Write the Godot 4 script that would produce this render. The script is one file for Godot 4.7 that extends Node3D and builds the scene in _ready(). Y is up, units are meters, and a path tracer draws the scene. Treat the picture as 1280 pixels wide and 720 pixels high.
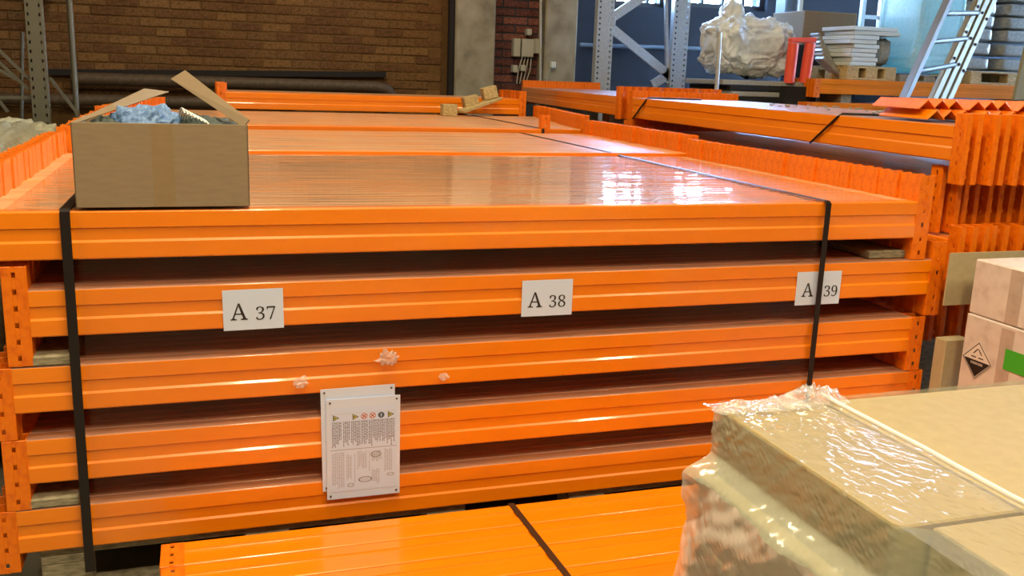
extends Node3D
# Warehouse bay: layered bundles of orange rack beams, wrapped cartons, brick wall, galvanised frames.

const ORD = ["first", "second", "third", "fourth", "fifth", "sixth", "seventh", "eighth", "ninth", "tenth", "eleventh", "twelfth", "thirteenth", "fourteenth", "fifteenth", "sixteenth", "seventeenth", "eighteenth", "nineteenth", "twentieth", "twenty-first", "twenty-second", "twenty-third", "twenty-fourth", "twenty-fifth", "twenty-sixth", "twenty-seventh", "twenty-eighth", "twenty-ninth", "thirtieth", "thirty-first", "thirty-second", "thirty-third", "thirty-fourth"]
const CAM = Vector3(0.482, 1.412, 2.486)
const ROT = Vector3(-0.2236, -0.3213, 0.0344)
const FOC = 1181.2
var rng := RandomNumberGenerator.new()
var M := {}
var used := {}
var protos := {}
var noise := FastNoiseLite.new()

# ---------------------------------------------------------------- helpers
func numbered(n: String) -> String:
	if not used.has(n):
		used[n] = 0
		return n
	used[n] += 1
	return "%s_%03d" % [n, used[n]]

func tag(o: Node, label: String, category: String, group := "", kind := "") -> Node:
	o.set_meta("label", label)
	o.set_meta("category", category)
	if group != "": o.set_meta("group", group)
	if kind != "": o.set_meta("kind", kind)
	return o

func thing(called: String, label: String, category: String, at := Vector3.ZERO, turn := 0.0, group := "") -> Node3D:
	var o := Node3D.new()
	o.name = numbered(called)
	add_child(o)
	o.position = at
	o.rotation.y = turn
	tag(o, label, category, group)
	return o

func S() -> SurfaceTool:
	var st := SurfaceTool.new()
	st.begin(Mesh.PRIMITIVE_TRIANGLES)
	return st

func obj(called: String, st, mat, parent: Node = null) -> MeshInstance3D:
	var o := MeshInstance3D.new()
	o.mesh = st.commit() if st is SurfaceTool else st
	o.cast_shadow = GeometryInstance3D.SHADOW_CASTING_SETTING_ON
	if mat != null: o.material_override = mat
	if parent == null:
		o.name = numbered(called)
		add_child(o)
	else:
		o.name = called
		parent.add_child(o, true)
	return o

func struct(called: String, st, mat, parent: Node = null) -> MeshInstance3D:
	var o := obj(called, st, mat, parent)
	if parent == null: o.set_meta("kind", "structure")
	return o

func tri(st: SurfaceTool, a: Vector3, b: Vector3, c: Vector3, out: Vector3):
	var n := (c - a).cross(b - a)
	if n.dot(out) < 0.0:
		var t := b; b = c; c = t
		n = -n
	n = n.normalized()
	for p in [a, b, c]:
		st.set_normal(n)
		st.add_vertex(p)

func quad(st: SurfaceTool, a: Vector3, b: Vector3, c: Vector3, d: Vector3, out: Vector3):
	tri(st, a, b, c, out)
	tri(st, a, c, d, out)

func vquad(st: SurfaceTool, p: Array, n: Array):   # quad with its own normals
	var idx := [0, 1, 2, 0, 2, 3]
	var g: Vector3 = (p[2] - p[0]).cross(p[1] - p[0])
	if g.dot(n[0] + n[2]) < 0.0: idx = [0, 2, 1, 0, 3, 2]
	for i in idx:
		st.set_normal(n[i])
		st.add_vertex(p[i])

func bx(st: SurfaceTool, c: Vector3, s: Vector3, b := Basis.IDENTITY, ch := 0.0):
	var h := s * 0.5
	if ch <= 0.0:
		for ax in 3:
			for sg in [-1.0, 1.0]:
				var n := Vector3.ZERO; n[ax] = sg
				var u := Vector3.ZERO; u[(ax + 1) % 3] = h[(ax + 1) % 3]
				var v := Vector3.ZERO; v[(ax + 2) % 3] = h[(ax + 2) % 3]
				var o := n * h[ax]
				quad(st, c + b * (o - u - v), c + b * (o + u - v), c + b * (o + u + v), c + b * (o - u + v), b * n)
		return
	for ax in 3:
		var a1 := (ax + 1) % 3
		var a2 := (ax + 2) % 3
		for sg in [-1.0, 1.0]:
			var n := Vector3.ZERO; n[ax] = sg
			var u := Vector3.ZERO; u[a1] = h[a1] - ch
			var v := Vector3.ZERO; v[a2] = h[a2] - ch
			var o := n * h[ax]
			quad(st, c + b * (o - u - v), c + b * (o + u - v), c + b * (o + u + v), c + b * (o - u + v), b * n)
		for s1 in [-1.0, 1.0]:
			for s2 in [-1.0, 1.0]:
				var p := Vector3.ZERO; p[a1] = s1 * h[a1]; p[a2] = s2 * (h[a2] - ch)
				var r := Vector3.ZERO; r[a1] = s1 * (h[a1] - ch); r[a2] = s2 * h[a2]
				var e := Vector3.ZERO; e[ax] = h[ax] - ch
				var out := Vector3.ZERO; out[a1] = s1; out[a2] = s2
				quad(st, c + b * (p - e), c + b * (p + e), c + b * (r + e), c + b * (r - e), b * out)
	for sx in [-1.0, 1.0]:
		for sy in [-1.0, 1.0]:
			for sz in [-1.0, 1.0]:
				var k := Vector3(sx, sy, sz)
				tri(st, c + b * (k * (h - Vector3(0, ch, ch))), c + b * (k * (h - Vector3(ch, 0, ch))), c + b * (k * (h - Vector3(ch, ch, 0))), b * k)

func bar(st: SurfaceTool, a: Vector3, b: Vector3, w: float, t: float, up := Vector3.UP, ch := 0.0):   # a bar of section w x t from a to b
	var d := (b - a).normalized()
	if absf(d.dot(up)) > 0.98: up = Vector3.RIGHT
	var s := d.cross(up).normalized()
	var u := s.cross(d)
	bx(st, (a + b) * 0.5, Vector3((b - a).length(), t, w), Basis(d, u, s), ch)

func tube(st: SurfaceTool, pts: Array, r: float, n := 8):
	var rings := []
	var up := Vector3(0.13, 0.97, 0.21).normalized()
	for i in pts.size():
		var d: Vector3 = (pts[mini(i + 1, pts.size() - 1)] - pts[maxi(i - 1, 0)]).normalized()
		if absf(d.dot(up)) > 0.95: up = Vector3(0.9, 0.1, 0.4).normalized()
		var s := d.cross(up).normalized()
		var u := s.cross(d)
		up = u
		var ring := []
		for k in n:
			var a := TAU * k / n
			ring.append(s * cos(a) + u * sin(a))
		rings.append(ring)
	for i in pts.size() - 1:
		for k in n:
			var k2 := (k + 1) % n
			vquad(st, [pts[i] + rings[i][k] * r, pts[i + 1] + rings[i + 1][k] * r, pts[i + 1] + rings[i + 1][k2] * r, pts[i] + rings[i][k2] * r], [rings[i][k], rings[i + 1][k], rings[i + 1][k2], rings[i][k2]])
	for e in [0, pts.size() - 1]:
		var out: Vector3 = (pts[0] - pts[1]) if e == 0 else (pts[e] - pts[e - 1])
		for k in n:
			tri(st, pts[e], pts[e] + rings[e][k] * r, pts[e] + rings[e][(k + 1) % n] * r, out)

func slab(st: SurfaceTool, p: Array, th: float):   # four corners and a thickness
	var n: Vector3 = (p[1] - p[0]).cross(p[3] - p[0]).normalized() * th * 0.5
	var c: Vector3 = (p[0] + p[1] + p[2] + p[3]) * 0.25
	quad(st, p[0] + n, p[1] + n, p[2] + n, p[3] + n, n)
	quad(st, p[0] - n, p[1] - n, p[2] - n, p[3] - n, -n)
	for i in 4:
		var j := (i + 1) % 4
		quad(st, p[i] - n, p[j] - n, p[j] + n, p[i] + n, (p[i] + p[j]) * 0.5 - c)

func ribbon(st: SurfaceTool, pts: Array, w: Vector3, th: float):   # a flat strap along pts; w is its half width vector
	for i in pts.size() - 1:
		slab(st, [pts[i] - w, pts[i] + w, pts[i + 1] + w, pts[i + 1] - w], th)

func grid(st: SurfaceTool, nu: int, nv: int, f: Callable):   # a smooth sheet from f(u, v)
	var P := []
	var N := []
	for i in nu + 1:
		for j in nv + 1:
			P.append(f.call(float(i) / nu, float(j) / nv))
	for i in nu + 1:
		for j in nv + 1:
			var a: Vector3 = P[mini(i + 1, nu) * (nv + 1) + j] - P[maxi(i - 1, 0) * (nv + 1) + j]
			var b: Vector3 = P[i * (nv + 1) + mini(j + 1, nv)] - P[i * (nv + 1) + maxi(j - 1, 0)]
			var n := a.cross(b)
			N.append(n.normalized() if n.length() > 1e-12 else Vector3.UP)
	for i in nu:
		for j in nv:
			var q := [i * (nv + 1) + j, (i + 1) * (nv + 1) + j, (i + 1) * (nv + 1) + j + 1, i * (nv + 1) + j + 1]
			vquad(st, [P[q[0]], P[q[1]], P[q[2]], P[q[3]]], [N[q[0]], N[q[1]], N[q[2]], N[q[3]]])

func nz(p: Vector3, f: float, s := 0) -> float:
	noise.seed = s
	noise.frequency = 1.0
	return noise.get_noise_3dv(p * f)

func lumpy(st: SurfaceTool, c: Vector3, r: Vector3, amp: float, f: float, sd: int, pw := 0.5, nu := 40, nv := 24):   # a crumpled rounded mass
	var fn := func(u: float, v: float) -> Vector3:
		var th := TAU * u
		var ph := PI * (v - 0.5)
		var d := Vector3(cos(ph) * cos(th), sin(ph), -cos(ph) * sin(th))
		if u > 0.999: d = Vector3(cos(ph), sin(ph), 0)
		var e := Vector3(signf(d.x) * pow(absf(d.x), pw), signf(d.y) * pow(absf(d.y), pw), signf(d.z) * pow(absf(d.z), pw))
		var p := e * r
		var k := amp * (absf(nz(p, f, sd)) * 1.6 - 0.4 + 0.5 * absf(nz(p, f * 2.7, sd + 1)) + 0.22 * absf(nz(p, f * 8.0, sd + 2)))
		return c + p + d * k
	grid(st, nu, nv, fn)

func ray_at(x: float, y: float) -> Vector3:
	var b := Basis.from_euler(ROT)
	return b * Vector3((x - 640.0) / FOC, -(y - 360.0) / FOC, -1.0)

func px(x: float, y: float, z: float) -> Vector3:   # the point of the plane at depth z seen at a pixel
	var d := ray_at(x, y)
	return CAM + d * ((z - CAM.z) / d.z)

# ---------------------------------------------------------------- materials
func ntex(freq: float, stops: Array, sd: int, oct := 4, size := 256, type := FastNoiseLite.TYPE_SIMPLEX_SMOOTH) -> NoiseTexture2D:
	var t := NoiseTexture2D.new()
	t.width = size; t.height = size
	t.seamless = true
	t.generate_mipmaps = false
	var n := FastNoiseLite.new()
	n.noise_type = type
	n.seed = sd
	n.frequency = freq
	n.fractal_octaves = oct
	t.noise = n
	var g := Gradient.new()
	var of := PackedFloat32Array()
	var co := PackedColorArray()
	for s in stops:
		of.append(s[0]); co.append(s[1])
	g.offsets = of; g.colors = co
	t.color_ramp = g
	return t

func nmap(freq: float, sd: int, strength := 4.0, oct := 3) -> NoiseTexture2D:
	var t := NoiseTexture2D.new()
	t.width = 256; t.height = 256
	t.seamless = true
	t.as_normal_map = true
	t.bump_strength = strength
	var n := FastNoiseLite.new()
	n.seed = sd
	n.frequency = freq
	n.fractal_octaves = oct
	t.noise = n
	return t

func C(r: int, g: int, b: int) -> Color:
	return Color8(r, g, b)

func mat(col: Color, rough := 0.6, metal := 0.0) -> StandardMaterial3D:
	var m := StandardMaterial3D.new()
	m.albedo_color = col
	m.roughness = rough
	m.metallic = metal
	return m

func tmat(tex: Texture2D, scale: Vector3, rough := 0.7, nm: Texture2D = null, ns := 1.0) -> StandardMaterial3D:
	var m := mat(Color.WHITE, rough)
	m.albedo_texture = tex
	m.uv1_triplanar = true
	m.uv1_scale = scale
	if nm != null:
		m.normal_enabled = true
		m.normal_texture = nm
		m.normal_scale = ns
	return m

func film(a: float, rough := 0.08, col := Color(0.93, 0.93, 0.92)) -> StandardMaterial3D:
	var m := mat(Color(col.r, col.g, col.b, a), rough)
	m.transparency = BaseMaterial3D.TRANSPARENCY_ALPHA
	m.cull_mode = BaseMaterial3D.CULL_DISABLED
	return m

func make_materials():
	var og := C(240, 108, 4)
	M.paint = tmat(ntex(0.02, [[0.0, C(238, 128, 0)], [1.0, C(244, 136, 0)]], 3), Vector3(0.6, 3, 3), 0.3)
	M.paint.clearcoat_enabled = true; M.paint.clearcoat = 0.45; M.paint.clearcoat_roughness = 0.07
	M.conn = tmat(ntex(0.03, [[0.0, C(206, 90, 6)], [0.45, C(232, 116, 2)], [1.0, C(240, 128, 2)]], 9), Vector3(4, 4, 4), 0.42)
	M.dust = []
	var dtex := [ntex(0.02, [[0.0, C(120, 96, 74)], [0.25, C(190, 140, 98)], [0.5, C(224, 162, 108)], [0.75, C(236, 152, 78)], [1.0, C(242, 140, 30)]], 21, 5), ntex(0.02, [[0.0, C(112, 92, 74)], [0.26, C(200, 152, 112)], [0.6, C(222, 172, 128)], [1.0, C(236, 152, 80)]], 22, 5), ntex(0.02, [[0.0, C(228, 132, 40)], [0.5, C(240, 124, 14)], [1.0, C(242, 124, 8)]], 23, 4), ntex(0.02, [[0.0, C(140, 100, 84)], [0.6, C(176, 124, 96)], [1.0, C(200, 128, 76)]], 24, 5)]  # last one is brown dust, its colour lifted to brighten the shaded gaps
	for k in 8:
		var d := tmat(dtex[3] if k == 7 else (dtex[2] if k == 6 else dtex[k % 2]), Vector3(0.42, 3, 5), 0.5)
		d.clearcoat_enabled = true; d.clearcoat = 0.4; d.clearcoat_roughness = 0.12
		d.uv1_offset = Vector3(0.137 * k, 0.31 * k, 0.213 * k)
		M.dust.append(d)
	M.brick = []
	for k in 5:
		var b: Color = [C(118, 84, 46), C(108, 74, 40), C(124, 90, 50), C(114, 82, 46), C(102, 68, 36)][k]
		var t := tmat(ntex(0.035, [[0.0, b.darkened(0.3)], [0.5, b], [1.0, b.lightened(0.08)]], 40 + k, 5), Vector3(3, 3, 3), 0.9)
		t.uv1_offset = Vector3(0.2 * k, 0.4 * k, 0)
		M.brick.append(t)
	M.mortar = tmat(ntex(0.04, [[0.0, C(100, 72, 38)], [1.0, C(120, 90, 50)]], 51), Vector3(1.3, 1.3, 1.3), 0.95)
	M.redbrick = []
	for k in 3:
		var b: Color = [C(110, 62, 52), C(96, 54, 48), C(122, 74, 62)][k]
		M.redbrick.append(tmat(ntex(0.035, [[0.0, b.darkened(0.35)], [0.6, b], [1.0, b.lightened(0.1)]], 60 + k, 5), Vector3(3, 3, 3), 0.9))
	M.concrete = tmat(ntex(0.015, [[0.0, C(120, 114, 98)], [0.5, C(150, 144, 124)], [1.0, C(166, 160, 142)]], 31, 5), Vector3(0.9, 0.9, 0.9), 0.9)
	M.floor = tmat(ntex(0.012, [[0.0, C(96, 96, 84)], [0.5, C(128, 126, 112)], [1.0, C(150, 147, 132)]], 32, 5), Vector3(0.4, 0.4, 0.4), 0.75)
	M.darkwall = tmat(ntex(0.015, [[0.0, C(40, 46, 56)], [1.0, C(54, 60, 72)]], 33), Vector3(0.5, 0.5, 0.5), 0.9)
	M.ceil = mat(C(150, 146, 138), 0.95)
	M.plaster = tmat(ntex(0.02, [[0.0, C(74, 62, 48)], [1.0, C(96, 84, 66)]], 35), Vector3(0.5, 0.5, 0.5), 0.95)
	M.card = tmat(ntex(0.05, [[0.0, C(132, 114, 90)], [1.0, C(142, 124, 98)]], 71, 4), Vector3(1.2, 5, 1.2), 0.85)
	M.cardedge = mat(C(160, 130, 92), 0.9)
	M.tan = tmat(ntex(0.05, [[0.0, C(158, 140, 90)], [1.0, C(168, 149, 98)]], 72, 4), Vector3(2, 2, 2), 0.8)
	M.tanside = tmat(ntex(0.05, [[0.0, C(170, 158, 122)], [1.0, C(182, 170, 134)]], 73, 4), Vector3(2, 2, 2), 0.8)
	M.white = tmat(ntex(0.02, [[0.0, C(196, 184, 176)], [0.4, C(212, 202, 196)], [1.0, C(220, 212, 206)]], 74, 5), Vector3(3, 3, 3), 0.7)
	M.paper = mat(C(206, 222, 252), 0.55)
	M.ink = mat(C(22, 22, 24), 0.6)
	M.strap = mat(C(22, 12, 12), 0.45)
	M.brownstrap = mat(C(58, 34, 14), 0.5)
	M.wood = tmat(ntex(0.03, [[0.0, C(150, 128, 86)], [0.5, C(186, 164, 112)], [1.0, C(206, 186, 136)]], 81, 4), Vector3(3, 9, 3), 0.85)
	M.greywood = tmat(ntex(0.03, [[0.0, C(104, 98, 80)], [0.5, C(140, 132, 108)], [1.0, C(164, 156, 130)]], 82, 4), Vector3(3, 9, 3), 0.9)
	M.galv = tmat(ntex(0.04, [[0.0, C(178, 182, 182)], [1.0, C(208, 212, 210)]], 83, 3), Vector3(4, 4, 4), 0.42)
	M.galv.metallic = 0.5
	M.alu = mat(C(142, 140, 136), 0.4, 0.5)
	M.dark = mat(C(28, 24, 26), 0.8)
	M.pipe = tmat(ntex(0.03, [[0.0, C(66, 52, 40)], [1.0, C(96, 80, 62)]], 84), Vector3(2, 2, 2), 0.6)
	M.steel = mat(C(70, 62, 56), 0.6)
	M.bluesteel = mat(C(120, 140, 160), 0.5)
	M.bag = tmat(ntex(0.03, [[0.0, C(190, 200, 208)], [1.0, C(226, 234, 240)]], 85), Vector3(3, 3, 3), 0.28)
	M.cyan = tmat(ntex(0.03, [[0.0, C(206, 240, 244)], [1.0, C(236, 252, 254)]], 86), Vector3(3, 3, 3), 0.22)
	M.cyan.backlight_enabled = true; M.cyan.backlight = Color(0.85, 1.0, 1.0)
	M.greywrap = tmat(ntex(0.03, [[0.0, C(132, 136, 132)], [1.0, C(176, 178, 172)]], 87), Vector3(3, 3, 3), 0.3)
	M.oldfilm = tmat(ntex(0.03, [[0.0, C(150, 152, 134)], [1.0, C(196, 198, 178)]], 88), Vector3(3, 3, 3), 0.2)
	M.panel = mat(C(206, 214, 212), 0.6)
	M.redtube = mat(C(232, 84, 58), 0.45)
	M.blue = tmat(ntex(0.06, [[0.0, C(60, 90, 140)], [0.6, C(104, 140, 190)], [1.0, C(150, 178, 210)]], 89, 4), Vector3(6, 6, 6), 0.6)
	M.glove = mat(C(62, 74, 72), 0.7)
	M.tie = mat(C(232, 232, 226), 0.4)
	M.debris = tmat(ntex(0.05, [[0.0, C(126, 124, 118)], [1.0, C(180, 178, 170)]], 90, 4), Vector3(5, 5, 5), 0.9)
	M.boxes = mat(C(176, 176, 166), 0.6)
	M.film_top = film(0.10, 0.1)
	M.film_side = film(0.42, 0.12, Color(0.84, 0.86, 0.78))
	M.film_loose = film(0.62, 0.15, Color(0.92, 0.88, 0.84))
	M.galv_shaded = mat(C(104, 104, 92), 0.5, 0.2)  # darker copy of the galvanised metal: dim light at the left painted in
	M.film_wide = film(0.04, 0.05, Color(0.85, 0.74, 0.66))
	M.film_front = film(0.015, 0.07, Color(0.8, 0.6, 0.5))
	M.film_front.metallic_specular = 0.3
	M.lamplit_alu = mat(C(150, 134, 92), 0.45, 0.3)  # warm lamplight on the right-hand ladder rails, tinted into the colour
	M.film_fold = film(0.75, 0.12, Color(0.97, 0.96, 0.95))
	M.film_scrap = film(0.26, 0.06, Color(0.95, 0.95, 0.95))
	M.glass = film(0.06, 0.03, Color(0.9, 0.95, 1.0))
	M.frame = mat(C(60, 64, 70), 0.6)
	M.lamp = mat(C(255, 236, 200), 0.5)
	M.lamp.emission_enabled = true
	M.lamp.emission = C(255, 238, 205)
	M.lamp.emission_energy_multiplier = 4.0
	M.housing = mat(C(120, 120, 116), 0.6)

# ---------------------------------------------------------------- rack beams
func beam_profile() -> Array:   # [y0, z0, y1, z1, n0(y,z), n1(y,z), is_top]
	var H := 0.06
	var W := 0.025
	var r := 0.005
	var out := []
	var half := []
	var pts := [[Vector2(H - r, W), Vector2(0.019, W)], [Vector2(0.019, W), Vector2(0.017, W - 0.004)], [Vector2(0.017, W - 0.004), Vector2(-0.012, W - 0.004)], [Vector2(-0.012, W - 0.004), Vector2(-0.018, W)], [Vector2(-0.018, W), Vector2(-H + r, W)]]
	for i in 3:
		var a0 := PI / 2 - i * PI / 6
		var a1 := PI / 2 - (i + 1) * PI / 6
		var c := Vector2(H - r, W - r)
		half.append([c + r * Vector2(sin(a0), cos(a0)), c + r * Vector2(sin(a1), cos(a1)), Vector2(sin(a0), cos(a0)), Vector2(sin(a1), cos(a1)), i < 2])
	for s in pts:
		var d: Vector2 = (s[1] - s[0]).normalized()
		var n := Vector2(d.y, -d.x)
		if n.y < 0: n = -n
		half.append([s[0], s[1], n, n, false])
	for i in 3:
		var a0 := i * PI / 6
		var a1 := (i + 1) * PI / 6
		var c := Vector2(-H + r, W - r)
		half.append([c + r * Vector2(-sin(a0), cos(a0)), c + r * Vector2(-sin(a1), cos(a1)), Vector2(-sin(a0), cos(a0)), Vector2(-sin(a1), cos(a1)), false])
	for e in half:
		out.append(e)
		var m := Vector2(1, -1)
		out.append([e[0] * m, e[1] * m, e[2] * m, e[3] * m, e[4]])
	out.append([Vector2(H, -W + r), Vector2(H, W - r), Vector2(1, 0), Vector2(1, 0), true])
	out.append([Vector2(-H, -W + r), Vector2(-H, W - r), Vector2(-1, 0), Vector2(-1, 0), false])
	return out

func connector_shape(sg: float, L: float, up: float, dn: float) -> SurfaceTool:   # end plate, slotted side flange with its lip
	var st := S()
	var x0 := sg * L * 0.5
	var y1 := 0.06 + up
	var y0 := -0.06 - dn
	var hm := (y0 + y1) * 0.5
	bx(st, Vector3(x0 + sg * 0.002, hm, 0), Vector3(0.004, y1 - y0, 0.0496), Basis.IDENTITY, 0.0008)
	# flange: two long strips and the bridges between its slots
	bx(st, Vector3(x0 + sg * 0.0145, hm, 0.0228), Vector3(0.0222, y1 - y0, 0.004), Basis.IDENTITY, 0.0012)
	bx(st, Vector3(x0 + sg * 0.0455, hm, 0.0228), Vector3(0.023, y1 - y0, 0.004), Basis.IDENTITY, 0.0012)
	var n := int(round((y1 - y0) / 0.045))
	var p := (y1 - y0) / n
	for k in n + 1:
		var a := maxf(y0, y0 + p * k - (p - 0.014) * 0.5)
		var b := minf(y1, y0 + p * k + (p - 0.014) * 0.5)
		bx(st, Vector3(x0 + sg * 0.0295, (a + b) * 0.5, 0.0228), Vector3(0.0092, b - a, 0.004))
	bx(st, Vector3(x0 + sg * 0.0555, hm, 0.0128), Vector3(0.003, y1 - y0, 0.016))
	return st

func beam_proto(L: float, up: float, dn: float) -> Node3D:
	var key := "%.2f %.3f %.3f" % [L, up, dn]
	if protos.has(key): return protos[key]
	var o := Node3D.new()
	var a := S()
	var b := S()
	for e in beam_profile():
		var st := b if e[4] else a
		var n0 := Vector3(0, e[2].x, e[2].y)
		var n1 := Vector3(0, e[3].x, e[3].y)
		vquad(st, [Vector3(-L / 2, e[0].x, e[0].y), Vector3(L / 2, e[0].x, e[0].y), Vector3(L / 2, e[1].x, e[1].y), Vector3(-L / 2, e[1].x, e[1].y)], [n0, n0, n1, n1])
	a.set_material(M.paint)
	var m: ArrayMesh = a.commit()
	b.set_material(M.dust[0])
	b.commit(m)
	var body := obj("body", m, null, o)
	for sg in [-1.0, 1.0]:
		obj("connector", connector_shape(sg, L, up, dn), M.conn, o)
	protos[key] = o
	return o

func beam(L: float, up: float, dn: float, at: Vector3, basis: Basis, label: String, group: String, dk := 0) -> Node3D:
	var o: Node3D = beam_proto(L, up, dn).duplicate()
	o.name = numbered("rack_beam")
	add_child(o)
	o.transform = Transform3D(basis, at)
	(o.get_child(0) as MeshInstance3D).set_surface_override_material(1, M.dust[dk])
	tag(o, label, "beam", group, "thing")
	return o

func bundle(n: int, L: float, up: float, dn: float, corner: Vector3, basis: Basis, text: String, group: String, jit := 0.006, clean := 1, trend := 0.0, dk := -1):
	# corner = top of the front face at mid length; beams follow along -z of the basis
	for k in n:
		var j := rng.randf_range(-jit, jit) + trend * k
		var Lk := L
		if trend > 0.0 and k == 0:   # a shorter beam in front
			Lk = L - 0.27
			j = -0.135
		var at: Vector3 = corner + basis * Vector3(j, -0.06, -0.025 - 0.0508 * k)
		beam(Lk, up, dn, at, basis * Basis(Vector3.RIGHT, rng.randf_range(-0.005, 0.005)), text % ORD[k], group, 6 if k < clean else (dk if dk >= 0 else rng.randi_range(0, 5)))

# ---------------------------------------------------------------- other makers
func strap(called: String, label: String, pts: Array, w: Vector3, m: Material, cat := "strap"):
	var st := S()
	ribbon(st, pts, w, 0.0016)
	tag(obj(called, st, m), label, cat, "straps around the bundles")

func pallet(label: String, at: Vector3, sx: float, sz: float, turn := 0.0, m: Material = null, h := 0.144):
	var t := thing("wooden_pallet", label, "pallet", at, turn, "wooden pallets")
	var w: Material = m if m != null else M.wood
	var k := h / 0.144
	for i in 3:
		var st := S()
		bx(st, Vector3(0, 0.011 * k, (i - 1) * (sz * 0.5 - 0.05)), Vector3(sx, 0.022 * k, 0.1), Basis.IDENTITY, 0.003)
		obj("bottom_board", st, w, t)
		for j in 3:
			var b := S()
			bx(b, Vector3((j - 1) * (sx * 0.5 - 0.06), 0.061 * k, (i - 1) * (sz * 0.5 - 0.05)), Vector3(0.12, 0.078 * k, 0.1), Basis.IDENTITY, 0.003)
			obj("block", b, w, t)
	for j in 3:
		var st := S()
		bx(st, Vector3((j - 1) * (sx * 0.5 - 0.06), 0.111 * k, 0), Vector3(0.12, 0.022 * k, sz), Basis.IDENTITY, 0.003)
		obj("stringer_board", st, w, t)
	var nb := 7
	for i in nb:
		var st := S()
		bx(st, Vector3(0, 0.133 * k, -sz * 0.5 + 0.05 + (sz - 0.1) * i / (nb - 1)), Vector3(sx, 0.022 * k, 0.095), Basis.IDENTITY, 0.003)
		obj("deck_board", st, w, t)

func post(label: String, a: Vector3, size: Vector3):
	var st := S()
	bx(st, Vector3.ZERO + Vector3(0, size.y * 0.5, 0), size, Basis.IDENTITY, 0.004)
	var o := obj("timber_bearer", st, M.greywood)
	o.position = a
	tag(o, label, "bearer", "timber bearers under the piles")

func text_on(parent: Node, s: String, at: Vector3, size: float, font := "Droid Serif", m: Material = null) -> MeshInstance3D:
	var t := TextMesh.new()
	var f := SystemFont.new()
	f.font_names = PackedStringArray([font])
	t.font = f
	t.text = s
	t.font_size = 64
	t.pixel_size = size / 64.0
	t.depth = 0.0006
	t.curve_step = 1.0
	var o := obj("lettering", t, m if m != null else M.ink, parent)
	o.position = at
	return o

func paper_label(num: String, label: String, a: Vector3, w: float, h: float, tilt: float, shift := 0.0):
	var t := thing("paper_label", label, "label", a, 0.0, "white shelf labels on the second layer")
	t.rotation.z = tilt
	var st := S()
	bx(st, Vector3.ZERO, Vector3(w, h, 0.001))
	obj("sheet", st, M.paper, t)
	text_on(t, "A", Vector3(-w * 0.24, -h * 0.05, 0.0008), 0.062)
	text_on(t, num, Vector3(w * 0.2 + shift, -h * 0.11, 0.0008), 0.049)

func upright(t: Node, a: Vector3, b: Vector3, w: float, dep: float, called := "upright", m: Material = null):
	# open galvanised section with two rows of slots, from a up to b
	var d := (b - a).normalized()
	var x := Vector3.RIGHT
	x = (x - d * x.dot(d)).normalized()
	var z := x.cross(d)
	var bs := Basis(x, d, z)
	var L := (b - a).length()
	var c := (a + b) * 0.5
	var st := S()
	bx(st, c, Vector3(w * 0.58, L, 0.003), bs)
	for s in [-1.0, 1.0]:
		bx(st, c + x * s * w * 0.45, Vector3(w * 0.10, L, 0.003), bs)
		bx(st, c + x * s * w * 0.235 - z * 0.006, Vector3(0.003, L, 0.012), bs)
		bx(st, c + x * s * w * 0.5 - z * dep * 0.5, Vector3(0.003, L, dep), bs)
		bx(st, c + x * s * (w * 0.5 - 0.012) - z * dep, Vector3(0.024, L, 0.003), bs)
	var n := int(L / 0.05)
	for k in n:
		for s in [-1.0, 1.0]:   # bridges between the slots
			bx(st, a + d * (0.05 * k + 0.015) + x * s * w * 0.345, Vector3(w * 0.12, 0.032, 0.003), bs)
	obj(called, st, m if m != null else M.galv, t)

func _ready():
	rng.seed = 77
	# ---- camera, sky, lamps, exposure
	var cam := Camera3D.new()
	cam.name = "camera"
	cam.position = CAM
	cam.rotation = ROT
	cam.fov = rad_to_deg(2.0 * atan(360.0 / FOC))
	cam.near = 0.05
	cam.far = 100.0
	add_child(cam)
	cam.current = true
	var env := Environment.new()
	var sky := Sky.new()
	var psm := ProceduralSkyMaterial.new()
	psm.sky_top_color = Color(0.55, 0.74, 1.0)
	psm.sky_horizon_color = Color(0.80, 0.92, 1.0)
	psm.ground_horizon_color = Color(0.62, 0.68, 0.72)
	psm.ground_bottom_color = Color(0.3, 0.32, 0.33)
	psm.sky_energy_multiplier = 6.5
	psm.ground_energy_multiplier = 3.0
	psm.sun_angle_max = 0.0
	sky.sky_material = psm
	env.background_mode = Environment.BG_SKY
	env.sky = sky
	env.tonemap_mode = Environment.TONE_MAPPER_LINEAR
	env.tonemap_exposure = 0.94
	env.sdfgi_enabled = true
	env.ssao_enabled = true
	env.ssil_enabled = true
	var we := WorldEnvironment.new()
	we.name = "world_environment"
	we.environment = env
	add_child(we)
	make_materials()
	# ceiling lamps: glowing panels with an area light just below each
	var lamps := [[Vector3(0.78, 4.6, 0.9), 0.3, 1.3, 17.0], [Vector3(0.86, 4.6, 3.6), 0.3, 1.3, 17.0], [Vector3(4.0, 4.6, 3.6), 0.3, 1.3, 14.0], [Vector3(-2.4, 4.6, 1.6), 0.3, 1.3, 8.0], [Vector3(3.4, 4.6, -2.6), 0.5, 1.3, 6.0], [Vector3(0.9, 4.6, -3.4), 0.3, 1.3, 7.0]]  # the lamp by the left wall is added to light the carton sides
	for l in lamps:
		var al := AreaLight3D.new()
		al.name = numbered("lamp_light")
		al.area_size = Vector2(l[1], l[2])
		al.light_color = Color(1.0, 0.91, 0.74)
		al.light_energy = l[3]
		al.area_range = 30.0
		al.shadow_enabled = true
		add_child(al)
		al.position = l[0] - Vector3(0, 0.012, 0)
		al.rotation.x = -PI / 2
	build_room()
	build_piles()
	build_right_side()
	build_front()
	build_background()
	build_lamps(lamps)

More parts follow.
